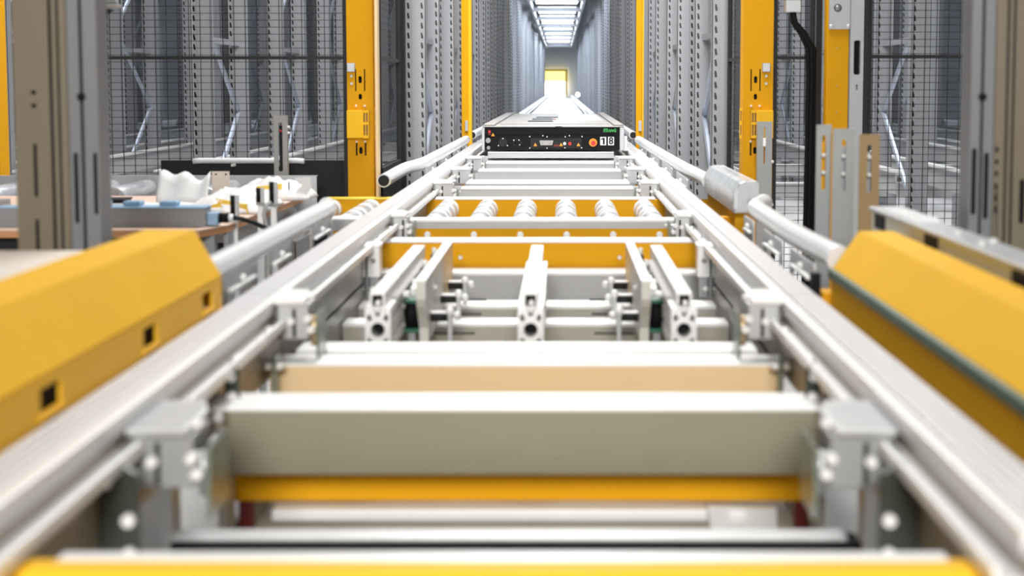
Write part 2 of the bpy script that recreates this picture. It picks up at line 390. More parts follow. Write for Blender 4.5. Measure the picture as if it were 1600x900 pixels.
# beams in front of the shuttle
rear = [(8.0, 8.16, 'grey_sheet', 'broad grey cross beam right behind the rollers'), (8.42, 8.72, 'grey_sheet', 'second cross beam behind the rollers, white flange'),
        (9.66, 9.92, 'grey_sheet', 'third cross beam behind the rollers'), (10.62, 10.95, 'grey_sheet', 'fourth cross beam behind the rollers'),
        (11.62, 12.0, 'grey_sheet', 'fifth cross beam behind the rollers, below the shuttle face'), (12.6, 13.0, 'galv', 'cross beam underneath the shuttle body')]
for y0, y1, m, lb in rear:
    t = thing('cross_beam', lb, 'beam', (XC, y0, -.2), 'cross beams before the shuttle')
    MB().box(-.50, .365, y0 + .004, y0 + .014, -.20, -.068).build('web', m, t)
    MB().box(-.50, .365, y0, y1, -.0682, -.06).build('top_flange', 'alu_white', t, bevel=.002)
    for x in (-.585, .365): MB().box(x, x + .085, y0 + .02, y0 + .06, -.16, -.08).build('end_bracket', 'galv', t)
t = thing('cross_beam', 'white cross plate right below the shuttle face', 'beam', (XC, 10.8, -.2), 'cross beams before the shuttle')
MB().box(-.50, .365, 10.985, 11.30, -.010, -.002).build('top_flange', 'alu_white', t, bevel=.002)
MB().box(-.50, .365, 10.99, 11.0, -.045, -.0102).build('web', 'grey_sheet', t)
for x in (-.585, .365): MB().box(x, x + .085, 10.99, 11.03, -.12, -.03).build('end_bracket', 'galv', t)
one('belly_sheet', 'light grey sheet lying low between the rails before the shuttle', 'sheet metal', MB().box(-.57, .43, 7.4, 13.5, -.21, -.202), 'grey_sheet')

# ------------------------------------------------------------------ chain tracks
def tslot(cx, z0, z1, wd):
    h = wd / 2; s = .006; d = .012
    pts = []
    zm = (z0 + z1) / 2
    zq = z0 + (z1 - z0) * .28, z0 + (z1 - z0) * .72
    left = []
    for zc in zq: left += [(-h, zc - s), (-h + d, zc - s), (-h + d, zc + s), (-h, zc + s)]
    right = [(-x, z) for x, z in reversed(left)]
    pts = [(-h, z0)] + left + [(-h, z1), (h, z1)] + right + [(h, z0)]
    return [(cx + x, z) for x, z in pts]
for cx, nm in ((-.427, 'left'), (-.070, 'middle'), (.288, 'right')):
    t = thing('chain_track', '%s of the three white chain conveyor tracks' % nm, 'conveyor track', (cx, 3.7, -.175), 'chain conveyor tracks')
    holes = [circ(cx, -.118, .0165, 20)] + [[(cx + sx * a, -.118 + sz * b) for a, b in ((.012, .025), (.022, .018), (.026, .030), (.019, .039))] for sx in (1, -1) for sz in (1, -1)]
    holes.append([(cx - .008, -.079), (cx + .008, -.079), (cx + .004, -.086), (cx - .004, -.086)])
    MB().plate(rect(cx - .030, cx + .030, -.170, -.0665, .004), holes, 'y', 3.70, 3.76).build('end_profile', 'alu', t)
    MB().prism(tslot(cx, -.170, -.0665, .060), 'y', 3.762, 4.70).build('profile_body', 'alu_white', t)
    for hx, r in ((cx, .0162),): MB().cyl((cx, 3.745, -.118), (cx, 3.761, -.118), r, 18).build('bore_plug', 'black', t)
    tr = MB().plate([(cx - .0175, -.0663), (cx + .0175, -.0663), (cx + .0175, -.030), (cx - .0175, -.030)], [[(cx - .0125, -.062), (cx + .0125, -.062), (cx + .0125, -.035), (cx - .0125, -.035)]], 'y', 3.695, 4.815).build('chain_channel', 'alu_white', t)
    MB().box(cx - .012, cx + .012, 3.72, 4.8, -.061, -.036).build('chain', 'black', tr)
    MB().cyl((cx + .002, 3.69, -.053), (cx + .002, 3.72, -.053), .006, 10).build('end_bolt', 'alu_white', tr, smooth=True)
    MB().ball((cx, 3.70, -.070), .010, 10, .8).build('bolt', 'alu_white', t, smooth=True)
    for sx in ((1,) if nm == 'left' else (-1,) if nm == 'right' else ()):
        a, b = sorted((cx + sx * .036, cx + sx * .060)); MB().box(a, b, 4.12, 4.72, -.095, -.072).build('side_strip', 'alu_white', t, bevel=.003)
        a, b = sorted((cx + sx * .018, cx + sx * .035)); MB().box(a, b, 3.85, 4.66, -.066, -.058).build('guide_strip', 'lid', t)
        for y in (3.95, 4.2, 4.45): a, b = sorted((cx + sx * .026, cx + sx * .05)); MB().box(a, b, y, y + .03, -.072, -.062).build('cross_clip', 'alu', t)
    MB().box(cx - .02, cx + .02, 4.35, 4.45, -.2, -.1702).build('support', 'alu', t)

# guide plates with clamps and drive units between the tracks
for mir, sd in SIDE:
    g = lambda: MB(mir)
    X = lambda x: 2 * XC - x if mir else x
    t = thing('guide_plate', '%s tall guide plate in three sections between the chain tracks' % sd, 'guide plate', (X(-.348), 3.95, -.21), 'guide plates')
    g().plate([(3.95, -.036), (4.27, -.036), (4.27, -.20), (4.04, -.20), (4.035, -.165), (4.0, -.13), (3.965, -.10), (3.95, -.08)], [rect(4.15, 4.22, -.075, -.045, .004)], 'x', -.360, -.336).build('front_section', 'plate_beige', t, bevel=.001)
    g().box(-.359, -.337, 4.285, 4.58, -.19, -.036).build('middle_section', 'plate_beige', t, bevel=.002)
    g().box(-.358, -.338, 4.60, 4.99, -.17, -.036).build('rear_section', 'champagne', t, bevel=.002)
    for a, b in ((3.95, 4.27), (4.285, 4.58), (4.60, 4.99)): g().box(-.361, -.335, a, b, -.0362, -.031).build('top_cap', 'alu_white', t)
    for y in (4.28, 4.6):
        g().box(-.374, -.358, y - .03, y + .05, -.062, -.036).build('clip', 'dark_grey', t)
        g().cyl((-.366, y + .01, -.04), (-.366, y + .01, -.018), .006, 8).build('pin', 'alu_white', t, smooth=True)
    g().ball((-.333, 4.22, -.085), .007).build('bolt', 'alu_white', t, smooth=True)
    g().box(-.352, -.344, 4.02, 4.08, -.395, -.2002).build('foot', 'lid', t)
    g().box(-.352, -.344, 4.85, 4.9, -.395, -.1702).build('foot', 'lid', t)
    for y, nm in ((4.1, 'front'), (4.45, 'middle'), (4.75, 'rear')):
        c = thing('clamp', '%s silver clamp with black arm on the %s guide plate' % (nm, sd), 'clamp', (X(-.285), y, -.21), 'guide plate clamps')
        g().cyl((-.3358, y, -.146), (-.292, y, -.146), .011, 12).build('arm', 'dark_grey', c, smooth=True)
        g().box(-.3358, -.294, y - .008, y + .008, -.136, -.130).build('arm_cover', 'alu_white', c, bevel=.002)
        g().box(-.292, -.279, y - .01, y + .01, -.215, -.138).build('post', 'galv', c, bevel=.002)
        g().ball((-.286, y - .002, -.131), .0125).build('knob', 'alu_white', c, smooth=True)
        g().ball((-.268, y, -.141), .0105).build('knob', 'alu_white', c, smooth=True)
        g().cyl((-.325, y + .0, -.188), (-.222, y + .0, -.188), .0028, 8).build('rod', 'black', c, smooth=True)
    u = thing('drive_unit', '%s drive unit with two green flanges beside the guide plate' % sd, 'motor', (X(-.38), 4.02, -.2), 'drive units')
    g().cyl((-.381, 4.06, -.10), (-.381, 4.06, -.165), .020, 16).build('motor_body', 'black', u, smooth=True)
    for z in (-.096, -.170): g().box(-.403, -.3605, 4.03, 4.09, z - .004, z + .004).build('flange', 'green', u)
    for z in (-.107, -.155): g().ball((-.402, 4.022, z), .0085).build('bolt', 'alu_white', u, smooth=True)
    g().box(-.403, -.397, 4.02, 4.05, -.16, -.10).build('bracket', 'lid', u)
    g().box(-.39, -.372, 4.05, 4.07, -.395, -.174).build('stand', 'galv_dark', u)

# ------------------------------------------------------------------ shuttle
SY, SB = 11.0, 15.9
t = thing('pallet_shuttle', 'flat pallet shuttle with black control face numbered 18 between the rails', 'shuttle', (-.05, SY, 0))
MB().box(-.505, .400, SY + .03, SB, .012, .1665).build('body', 'galv', t, bevel=.004)
fp = MB().box(-.521, .405, SY, SY + .03, .008, .1665).build('face_panel', 'black', t, bevel=.002)
MB().box(-.521, .405, SY - .004, SY, .118, .1665).build('upper_strip', 'black', fp, bevel=.001)
lid = MB().box(-.537, .437, SY - .008, SB, .1668, .1745).build('lid', 'lid', t, bevel=.002)
for x0, x1 in ((-.53, -.455), (.365, .43)): MB().box(x0, x1, SY + .02, SB - .05, .1745, .188).build('lid_rail', 'lid', lid, bevel=.004)
MB().box(-.44, .35, SY + .5, SB - .1, .1745, .179).build('lid_panel', 'lid', lid, bevel=.004)
MB().box(-.02, .33, SY + 1.6, SB - .6, .179, .181).build('label_sheet', 'white', lid)
for k in range(3): MB().box(-.25 + .02 * k, -.06 + .02 * k, SY + 1.1 + .75 * k, SY + 1.5 + .75 * k, .179, .1805).build('dark_stripe', 'dark_grey', lid)
for k in range(3): MB().box(-.06 + .045 * k, -.035 + .045 * k, SY + 1.9, SY + 2.1, .181, .182).build('red_mark', 'red', lid)
MB().box(-.035, .01, SY - .0095, SY - .0078, .168, .173).build('lid_slot', 'black', lid)
for x0, x1 in ((-.541, -.5215), (.4055, .437)): MB().box(x0, x1, SY - .003, SY + .05, .006, .1665).build('corner_post', 'galv', t, bevel=.003)
MB().box(.437, .462, SY + .1, SY + .2, -.001, .1).build('wheel_guard', 'alu_white', t, bevel=.003)
for x in (-.505, .40):
    for y in (SY + .5, SB - .6):
        s = -1 if x < 0 else 1
        MB().cyl((x, y, .046), (x + s * .055, y, .046), .044, 18).build('wheel', 'dark_grey', t, smooth=True)
zf = lambda py: .179 - (py - 196) * .171 / 39.
xf = lambda px: -.537 + (px - 754) * .975 / 222.
yy = SY - .004
def disc(px, py, r, m, name, d=.012, par=fp): return MB().cyl((xf(px), SY, zf(py)), (xf(px), SY - d, zf(py)), r, 18).build(name, m, par, bevel=.002, smooth=True)
disc(808.5, 223.2, .030, 'dark_grey', 'socket_ring', .006); disc(808.5, 223.2, .022, 'black', 'socket', .009)
disc(786, 222.5, .030, 'dark_grey', 'socket_ring', .004)
disc(763, 219.5, .018, 'galv_dark', 'connector', .02); disc(763.5, 231, .013, 'galv_dark', 'connector', .02)
MB().box(xf(829), xf(909), SY - .003, SY, zf(232), zf(216)).build('recess_panel', 'dark_grey', fp, bevel=.001)
MB().prism([(xf(844) + .004, zf(227)), (xf(864) - .004, zf(227)), (xf(865), zf(219.5)), (xf(843), zf(219.5))], 'y', SY - .016, SY - .003).build('plug_socket', 'lid', fp, bevel=.003)
for px in (848, 860): MB().cyl((xf(px), SY - .018, zf(223)), (xf(px), SY - .015, zf(223)), .008, 10).build('plug_screw', 'galv_dark', fp)
disc(882.5, 224.3, .0105, 'white', 'push_button', .014); disc(890.7, 224.5, .0115, 'red', 'push_button', .014); disc(899, 224.5, .0115, 'dark_grey', 'push_button', .014)
disc(927, 222.8, .028, 'orange', 'emergency_stop_ring', .008); disc(927.3, 223.5, .0155, 'red', 'emergency_stop', .03)
MB().box(xf(865.5), xf(873), SY - .005, SY - .003, zf(229), zf(226)).build('red_sticker', 'dark_red', fp)
MB().box(xf(763.3), xf(766.8), SY - .006, SY - .004, zf(208), zf(203.8)).build('red_light', 'red', fp)
MB().box(xf(763.3), xf(766.8), SY - .006, SY - .004, zf(211), zf(209)).build('red_light', 'dark_red', fp)
for px, py in ((770.5, 210.5), (836.6, 226), (877, 226), (904, 226)):
    r = .0125; MB().prism([(xf(px) - r, zf(py) - r * .8), (xf(px) + r, zf(py) - r * .8), (xf(px), zf(py) + r)], 'y', SY - .007, SY - .003).build('warning_triangle', 'orange', fp)
for px, py in ((786, 216.5), (779, 227.5), (793, 227.5), (803, 219), (811, 219), (805, 223.5), (812, 226), (828, 213.5), (855, 213.8), (848.5, 212), (883.5, 213.8), (890, 212), (909.7, 213.5), (828, 231.5), (855, 231.5), (883, 231), (909, 231)):
    MB().cyl((xf(px), SY - .009, zf(py)), (xf(px), SY + .001, zf(py)), .0042, 8).build('screw', 'white', fp, smooth=True)
def text(body, px, py, size, m, par, name, sx=1., bold=0.):
    cu = bpy.data.curves.new(name, 'FONT'); cu.body = body; cu.size = size; cu.align_x = 'CENTER'; cu.align_y = 'CENTER'; cu.extrude = .0006; cu.offset = bold
    cu.materials.append(M[m]); o = bpy.data.objects.new(name, cu); COL.objects.link(o); o.parent = par
    L = OFF[par.as_pointer()]
    me = bpy.data.meshes.new_from_object(o.evaluated_get(bpy.context.evaluated_depsgraph_get()))
    bpy.data.objects.remove(o); o = bpy.data.objects.new(name, me); COL.objects.link(o); o.parent = par
    o.location = (xf(px) - L[0], SY - .0075 - L[1], zf(py) - L[2]); o.rotation_euler = (math.radians(90), 0, 0); o.scale = (sx, 1, 1)
    return o
for px, c in ((942.8, '1'), (955, '8')):
    pl = MB().box(xf(px - 4.7), xf(px + 4.7), SY - .006, SY, zf(227), zf(214)).build('number_plate', 'white', fp)
    if c == '1':
        x1_, n1 = xf(px + .9), MB()
        n1.box(x1_ - .006, x1_ + .006, SY - .0085, SY - .006, zf(225.6), zf(215.4)).prism([(x1_ - .006, zf(215.4)), (x1_ - .006, zf(217.4)), (x1_ - .019, zf(218.6)), (x1_ - .019, zf(217.0))], 'y', SY - .0085, SY - .006).build('number', 'black', fp)
    else: text(c, px, 220.5, .066, 'black', fp, 'number', .95, .0012)
lg = MB()
for k in range(4): lg.box(xf(943.2 + 2.05 * k), xf(944.2 + 2.05 * k), SY - .007, SY - .0045, zf(206.5), zf(201))
lg.box(xf(943.2), xf(950.35), SY - .007, SY - .0045, zf(201.8), zf(200.8)).build('logo_letter', 'logo_green', fp)
text('ovú', 957.3, 203.7, .036, 'logo_green', fp, 'logo_text', 1.0, .0008)

# ------------------------------------------------------------------ big yellow guards
t = thing('machine_guard', 'large left yellow sheet metal guard with slots, blurred in front', 'guard', (-.77, 2.2, FL))
GY0, GY1 = .9, 3.25
def slot_rects(ys): return [rect(y - .045, y + .045, .012, .046) for y in ys]
MB().plate(rect(GY0, GY1, -.004, .062), slot_rects((3.12, 2.68, 2.15, 1.6)), 'x', -.699, -.694).build('lower_face', 'guard_yellow', t)
MB().strip([(-.697, .062), (-.750, .154), (-.845, .154), (-.870, .11)], 'y', GY0, GY1, -.004).build('cover', 'guard_yellow', t)
MB().prism([(-.700, .0), (-.700, .060), (-.752, .150), (-.842, .150), (-.866, .11), (-.866, 0)], 'y', GY1 - .006, GY1 - .001).build('end_plate', 'guard_yellow', t)
for y in (3.12, 2.68, 2.15): MB().box(-.700, -.6905, y - .055, y + .055, .004, .010).build('slot_lip', 'guard_yellow', t, bevel=.002)
MB().box(-.80, -.70, GY0, GY1 - .05, -.1, -.004).build('inner_frame', 'dark_grey', t)
for y in (1.2, 2.9): MB().box(-.83, -.77, y, y + .06, FL, -.09).build('leg', 'galv', t)
MB().box(-.866, -.69, GY1 - .03, GY1 + .01, -.12, -.004).build('end_foot', 'yellow', t)
t = thing('machine_guard', 'large right yellow sheet metal guard with dark green edge strip, blurred', 'guard', (.66, 2.2, FL))
RY1 = 3.55
MB().box(.604, .609, .9, RY1, -.16, .036).build('lower_face', 'guard_yellow', t)
MB().strip([(.609, .040), (.667, .124), (.738, .124), (.750, .095)], 'y', .9, RY1, .004).build('cover', 'guard_yellow', t)
MB().prism([(.612, -.01), (.612, .040), (.668, .120), (.736, .120), (.746, .095), (.746, -.01)], 'y', RY1 - .006, RY1 - .001).build('end_plate', 'guard_yellow', t)
MB().box(.597, .613, .9, RY1, .022, .045).build('edge_strip', 'rubber_green', t, bevel=.004)
MB().box(.62, .745, .9, RY1 - .05, -.1, -.012).build('inner_frame', 'dark_grey', t)
for y in (1.2, 2.9): MB().box(.65, .71, y, y + .06, FL, -.09).build('leg', 'galv', t)
MB().box(.565, .585, RY1 + .02, RY1 + .06, -.02, .03).build('sensor', 'black', t, bevel=.002)
MB().box(.585, .68, RY1 + .0, RY1 + .08, -.09, -.012).build('end_foot', 'yellow', t)
t = thing('sensor_channel', 'grey sensor channel with dark windows and bolts behind right yellow guard', 'sensor bar', (.79, 2.9, FL))
MB().box(.757, .832, 1.4, 3.92, .146, .155).build('top_plate', 'galv', t, bevel=.002)
MB().box(.762, .766, 1.4, 3.9, .09, .146).build('side_face', 'window_beige', t)
MB().box(.80, .83, 1.4, 3.9, .05, .146).build('back_rail', 'galv', t)
for y in (3.80, 3.27, 2.62, 2.1): MB().box(.7585, .7622, y - .055, y + .055, .110, .143).build('window', 'black', t)
for y, x in ((3.78, .77), (3.72, .805), (3.55, .785), (3.5, .82), (3.15, .785), (3.0, .815), (2.95, .78), (2.5, .79)): MB().cyl((x, y, .154), (x, y, .163), .008, 10).build('bolt', 'alu_white', t, smooth=True)
MB().plate(rect(3.5, 3.85, .0, .0) if False else [(.77, 3.45), (.82, 3.45), (.83, 3.5), (.83, 3.8), (.82, 3.86), (.77, 3.86)], [], 'z', .1552, .158).build('joint_plate', 'alu', t)
for y in (1.6, 3.7): MB().box(.80, .83, y, y + .05, FL, .05).build('leg', 'galv', t)

# ------------------------------------------------------------------ tube handrails
def arc(p): return p
def handrail(path, label, x, plates, hollow=False, lipdir=1):
    t = thing('tube_handrail', label, 'handrail', (x, path[0][1], -.15))
    # smooth the path
    P = [Vector(p) for p in path]; Q = []
    for i in range(len(P) - 1):
        for k in range(8):
            a, b, c, d = P[max(0, i - 1)], P[i], P[i + 1], P[min(len(P) - 1, i + 2)]; u = k / 8
            Q.append(.5 * ((2 * b) + (c - a) * u + (2 * a - 5 * b + 4 * c - d) * u * u + (3 * b - a - 3 * c + d) * u ** 3))
    Q.append(P[-1])
    MB().tube(Q, .031, 20).build('tube', 'pipe_white', t, smooth=True)
    if hollow:
        e = (Q[0] - Q[1]).normalized()
        MB().tube([Q[0] + e * .001, Q[0] + e * .004], .0255, 18).build('bore_shade', 'dark_grey', t)  # dark disc on the closed end, standing in for the shaded hollow
    for y0, y1 in plates:
        p = MB().plate(rect(y0, y1, -.158, .03, .01), [rect(y0 + .05, y1 - .05, -.08, -.01, .012)] if y1 - y0 > .25 else [], 'x', x - .002, x + .002).build('bracket_plate', 'galv', t)
        MB().box(x - .012 if lipdir < 0 else x, x + .012 if lipdir > 0 else x, y0 + .05, y1 - .05, -.012, -.006).build('lip', 'alu_white', p)
        MB().ball((x + lipdir * .006, (y0 + y1) / 2, .005), .009).build('bolt', 'alu_white', p, smooth=True)
    return t
handrail([(-.82, 5.60, .030), (-.80, 5.45, .036), (-.772, 5.2, .045), (-.770, 4.6, .045), (-.770, 3.7, .045), (-.772, 3.27, .045)], 'white tube handrail between the left yellow guard and the wooden table', -.745, [(3.5, 3.9), (4.05, 4.4), (4.75, 5.15)])
handrail([(-.808, 7.30, .018), (-.803, 7.5, .022), (-.775, 7.95, .038), (-.725, 8.35, .045), (-.72, 9.0, .045), (-.715, 12.1, .045)], 'white tube handrail with open hollow end beside the left yellow fence post', -.70, [(8.3, 9.0), (9.3, 10.0), (10.4, 11.2), (11.4, 12.0)], True)
handrail([(-.70, 12.7, .06), (-.70, 13.5, .06), (-.70, 16.0, .06)], 'short far tube handrail left of the shuttle', -.705, [(12.8, 13.6), (14.2, 15)], True)
handrail([(.715, 5.62, .040), (.70, 5.52, .042), (.65, 5.3, .045), (.640, 5.0, .045), (.640, 4.3, .045), (.655, 3.72, .045)], 'white tube handrail running into the right yellow guard', .60, [(3.75, 4.15), (4.3, 4.7), (4.95, 5.2)], False, -1)
handrail([(.652, 7.03, .030), (.645, 7.2, .034), (.615, 7.6, .045), (.605, 8.4, .045), (.585, 12.0, .045)], 'white tube handrail behind the grey wrapped cover on the right', .572, [(7.2, 7.9), (8.2, 9.0), (9.3, 10.2), (10.6, 11.6)], False, -1)
handrail([(.575, 12.7, .06), (.575, 13.5, .06), (.575, 16.0, .06)], 'short far tube handrail right of the shuttle', .572, [(12.8, 13.6)], True, -1)
t = thing('sensor_cover', 'grey chamfered metal cover wrapped in clear film over the right handrail', 'cover', (.67, 6.4, -.1))
MB().prism([(.630, -.012), (.630, .066), (.652, .098), (.668, .104), (.712, .104), (.725, .098), (.725, -.012)], 'y', 5.80, 7.0).build('cover_body', 'galv', t, bevel=.004)
MB().prism([(.628, -.008), (.628, .067), (.651, .1), (.668, .106), (.700, .106), (.700, .1045), (.669, .1045), (.653, .0985), (.6295, .066), (.6295, -.008)], 'y', 5.83, 6.97).build('film', 'film', t)
MB().prism([(.6285, .005), (.6285, .06), (.640, .08), (.642, .08), (.642, .0)], 'y', 5.785, 5.80).build('film_flap', 'pipe_white', t)
MB().box(.645, .71, 5.9, 7.0, -.158, -.0122).build('base', 'yellow', t)
MB().cyl((.69, 5.79, .03), (.69, 5.80, .03), .012).build('bolt', 'galv_dark', t)

# ------------------------------------------------------------------ near columns
def column(name, label, x0, x1, y, m, grooves, slots, knob=None, ht=1.7):
    t = thing(name, label, 'post', ((x0 + x1) / 2, y, FL))
    holes = [rect(a, b, c, d, min(.004, (b - a) * .4)) for a, b, c, d in slots]
    edges = [x0] + sorted(g for gr in grooves for g in gr) + [x1]
    for i in range(0, len(edges), 2):
        a, b = edges[i], edges[i + 1]
        hs = [h for h in holes if a < h[0][0] < b]
        MB().plate(rect(a, b, FL, ht), hs, 'y', y, y + .006).build('face', m, t)
    MB().box(x0, x1, y + .0125, y + .09, FL, ht).build('core', m, t)
    for g0, g1 in grooves: MB().box(g0, g1, y + .009, y + .0123, FL, ht).build('groove', 'dark_grey', t)
    for a, b, c, d in slots: MB().box(a - .002, b + .002, y + .0085, y + .0123, c - .002, d + .002).build('slot_back', 'black', t)
    MB().box(x0, x0 + .004, y + .006, y + .0125, FL, ht).build('edge', m, t); MB().box(x1 - .004, x1, y + .006, y + .0125, FL, ht).build('edge', m, t)
    if knob: MB().cyl((knob[0], y - .008, knob[1]), (knob[0], y + .012, knob[1]), .009, 14).build('knob', 'black', t, smooth=True)
    return t
column('profile_post', 'blurred tan profile post at the left, nearest the frame edge', -1.226, -1.106, 3.6, 'tan_post', [(-1.146, -1.138), (-1.128, -1.122)],
       [(-1.186, -1.178, .20, .32), (-1.186, -1.178, .05, .15), (-1.188, -1.176, .43, .44), (-1.188, -1.176, .40, .41)])
column('profile_post', 'blurred grey profile post with black knob at the left', -1.104, -1.038, 3.6, 'grey_post', [(-1.078, -1.070)], [(-1.096, -1.086, .14, .30), (-1.052, -1.043, .16, .30)], (-1.074, .425))
column('profile_post', 'grey profile post with black knob at the right', .920, .972, 3.6, 'grey_post', [(.942, .949)], [(.925, .936, .16, .31), (.953, .964, .15, .30)], (.945, .425))
column('profile_post', 'tan profile post at the right, nearest the frame edge', .974, 1.075, 3.6, 'tan_post', [(.998, 1.004), (1.012, 1.018)], [(.978, .985, .165 + .027 * k, .178 + .027 * k) for k in range(6)] + [(1.034, 1.046, .14, .24)])

# ------------------------------------------------------------------ left work table and the things on it
t = thing('work_table', 'wood edged work table behind the left yellow guard', 'table', (-1.8, 5.8, FL))
TP = [(-2.7, 5.0), (-1.135, 5.0), (-1.085, 5.18), (-1.055, 6.55), (-2.7, 6.55)]
MB().prism(TP, 'z', -.026, -.004).build('edge_band', 'wood', t, bevel=.002)
MB().prism([(x + (.004 if x > -2 else 0), y) for x, y in TP], 'z', -.004, 0).build('table_top', 'tabletop', t)
MB().box(-1.10, -1.085, 5.2, 6.5, -.28, -.0262).build('side_panel', 'galv_dark', t)
MB().box(-2.7, -1.15, 5.06, 5.08, -.2, -.0262).build('apron', 'dark_grey', t)
for x in (-2.6, -1.16):
    for y in (5.1, 6.4): MB().box(x, x + .05, y, y + .05, FL, -.0262).build('leg', 'galv_dark', t)
t = thing('control_box', 'long grey control box with blue caps on the wooden table', 'control box', (-1.45, 5.14, 0))
MB().box(-1.80, -1.133, 5.08, 5.17, .0, .060).build('box_body', 'box_grey', t, bevel=.002)
MB().box(-1.80, -1.131, 5.077, 5.173, .060, .066).build('box_lid', 'cap_blue', t, bevel=.002)
for x in (-1.475, -1.372, -1.256): MB().prism([(x - .024, .066), (x + .024, .066), (x + .029, .076), (x + .026, .082), (x - .026, .082), (x - .029, .076)], 'y', 5.10, 5.16).build('cap', 'cap_blue', t, bevel=.003)
MB().box(-1.133, -1.10, 5.11, 5.17, .004, .044).build('gland_block', 'cap_blue', t, bevel=.003)
MB().cyl((-1.10, 5.14, .026), (-1.07, 5.14, .026), .016, 12).build('gland', 'black', t, smooth=True)
MB().cyl((-1.07, 5.14, .026), (-1.055, 5.14, .026), .012, 12).build('gland_nut', 'alu_white', t, smooth=True)
MB().tube([(-1.055, 5.14, .026), (-1.03, 5.15, .022), (-1.0, 5.18, .008), (-.965, 5.25, -.02), (-.93, 5.3, -.05), (-.91, 5.32, -.12)], .008, 10).build('cable', 'dark_grey', t, smooth=True)
MB().box(-2.05, -1.86, 5.15, 5.4, 0, .07).build('control_module', 'box_grey', t, bevel=.003)
MB().box(-1.93, -1.87, 5.146, 5.15, .02, .06).build('module_screen', 'black', t)
for i, (x, zt, zm, zb, y, lb) in enumerate(((-1.083, .088, .012, -.09, 5.3, 'threaded black stud at the table corner, nearest the cable gland'), (-1.020, .105, .05, -.12, 5.42, 'middle threaded stud beside the table, behind the bag'),
                                            (-.953, .133, .055, -.06, 5.3, 'tall threaded stud with hooked bracket beside the table'))):
    t = thing('threaded_stud', lb, 'stud', (x, y, FL), 'threaded studs')
    MB().cyl((x - .006, y, zm), (x - .006, y, zt), .0085, 12).build('rod', 'black', t, smooth=True)
    MB().box(x + .003, x + .013, y - .008, y + .008, zm - .01, zt).build('threaded_strip', 'galv', t)
    MB().box(x - .009, x + .009, y - .006, y + .006, zb - .02, zm).build('bracket', 'alu', t)
    MB().cyl((x, y, zm - .004), (x, y, zm + .006), .016, 6).build('nut', 'galv', t)
    MB().box(x - .012, x + .012, y - .012, y + .012, FL, zb - .01).build('leg', 'galv', t)
    if i == 2: MB().tube([(x - .004, y - .01, zm + .01), (x - .022, y - .015, zm), (x - .030, y - .015, zm - .03), (x - .018, y - .012, zm - .09), (x - .004, y - .01, zm - .12)], .007, 8).build('hook', 'galv', t, smooth=True)
def crumple(cx, cy, z0, rx, ry, h, seed, n=26, sharp=.35):
    vs = []; fs = []
    for j in range(n + 1):
        for i in range(n + 1):
            u = i / n * 2 - 1; v = j / n * 2 - 1
            e = max(0, 1 - max(abs(u), abs(v)) ** 3)
            p = Vector((u * 2.1 + seed, v * 2.1, seed * .7))
            r = mnoise.noise(p) + .6 * abs(mnoise.noise(p * 2.7)) + .35 * mnoise.noise(p * 6)
            vs.append((cx + rx * u * (1 + .12 * mnoise.noise(p * 1.7)), cy + ry * v, z0 + max(0, h * e * (.75 + sharp * r)) + .002))
    for j in range(n):
        for i in range(n): a = j * (n + 1) + i; fs.append((a, a + 1, a + n + 2, a + n + 1))
    m = MB(); m.add(vs, fs)
    ring = [i for i in range(n + 1)] + [j * (n + 1) + n for j in range(1, n + 1)] + [n * (n + 1) + i for i in range(n - 1, -1, -1)] + [j * (n + 1) for j in range(n - 1, 0, -1)]
    m.f.append(tuple(ring)); return m
one('plastic_bag', 'white crumpled plastic bag heaped beside the control box', 'bag', crumple(-1.19, 5.85, 0, .14, .26, .078, 3.1), 'bag', 'plastic bags on the table', smooth=True)
t = thing('plastic_bag', 'clear white bag with yellow sticker at the far table end', 'bag', (-1.13, 6.35, 0), 'plastic bags on the table')
crumple(-1.15, 6.40, 0, .16, .14, .085, 8.4).build('film', 'bag', t, smooth=True)
MB().prism([(-1.19, .047), (-1.09, .047), (-1.09, .070), (-1.14, .062), (-1.19, .058)], 'y', 6.248, 6.252).build('sticker', 'door_yellow', t)
MB().box(-1.065, -1.06, 6.246, 6.25, .04, .075).build('print_mark', 'black', t)
MB().prism([(-1.06, .02), (-1.005, .02), (-.985, .05), (-.99, .092), (-1.05, .088), (-1.02, .06)], 'y', 6.3, 6.31).build('loose_corner', 'bag', t)
sh = MB(); n = 14; vs = []; fs = []
for j in range(5):
    for i in range(n + 1): vs.append((-1.53 + .195 * i / n, 6.02 + .004 * math.sin(i * .8) + .002 * math.sin(i * 2.9) + .02 * j, .002 + .028 * j * (1 + .12 * math.sin(i * .9 + 1)) + (.012 * math.sin(i * .45) if j == 4 else 0)))
for j in range(4):
    for i in range(n): a = j * (n + 1) + i; fs.append((a, a + 1, a + n + 2, a + n + 1))
sh.add(vs, fs); o = one('paper_sheet', 'white crumpled paper standing up on the table', 'paper', sh, 'paper', smooth=True); sm = o.modifiers.new('solid', 'SOLIDIFY'); sm.thickness = .002
one('paper_sheet', 'flat white papers lying behind the control box caps', 'paper', crumple(-1.47, 5.75, 0, .17, .25, .028, 5.5, 14), 'paper', smooth=True)
rb = MB()
for k in range(5):
    rb.tube([(-1.22 + .012 * k, 5.53 - .002 * k, .03), (-1.18 + .015 * math.sin(k), 5.52, .046 + .004 * k), (-1.13 + .01 * k, 5.53, .035 + .006 * math.cos(k * 2)), (-1.085, 5.53, .04 - .008 * k)], .0035, 6)
one('yellow_ribbon', 'tangle of orange yellow ribbon in front of the white bag', 'ribbon', rb, 'door_yellow', smooth=True)
t = thing('black_tray', 'small black tray on the table next to the papers', 'tray', (-1.72, 5.9, 0))
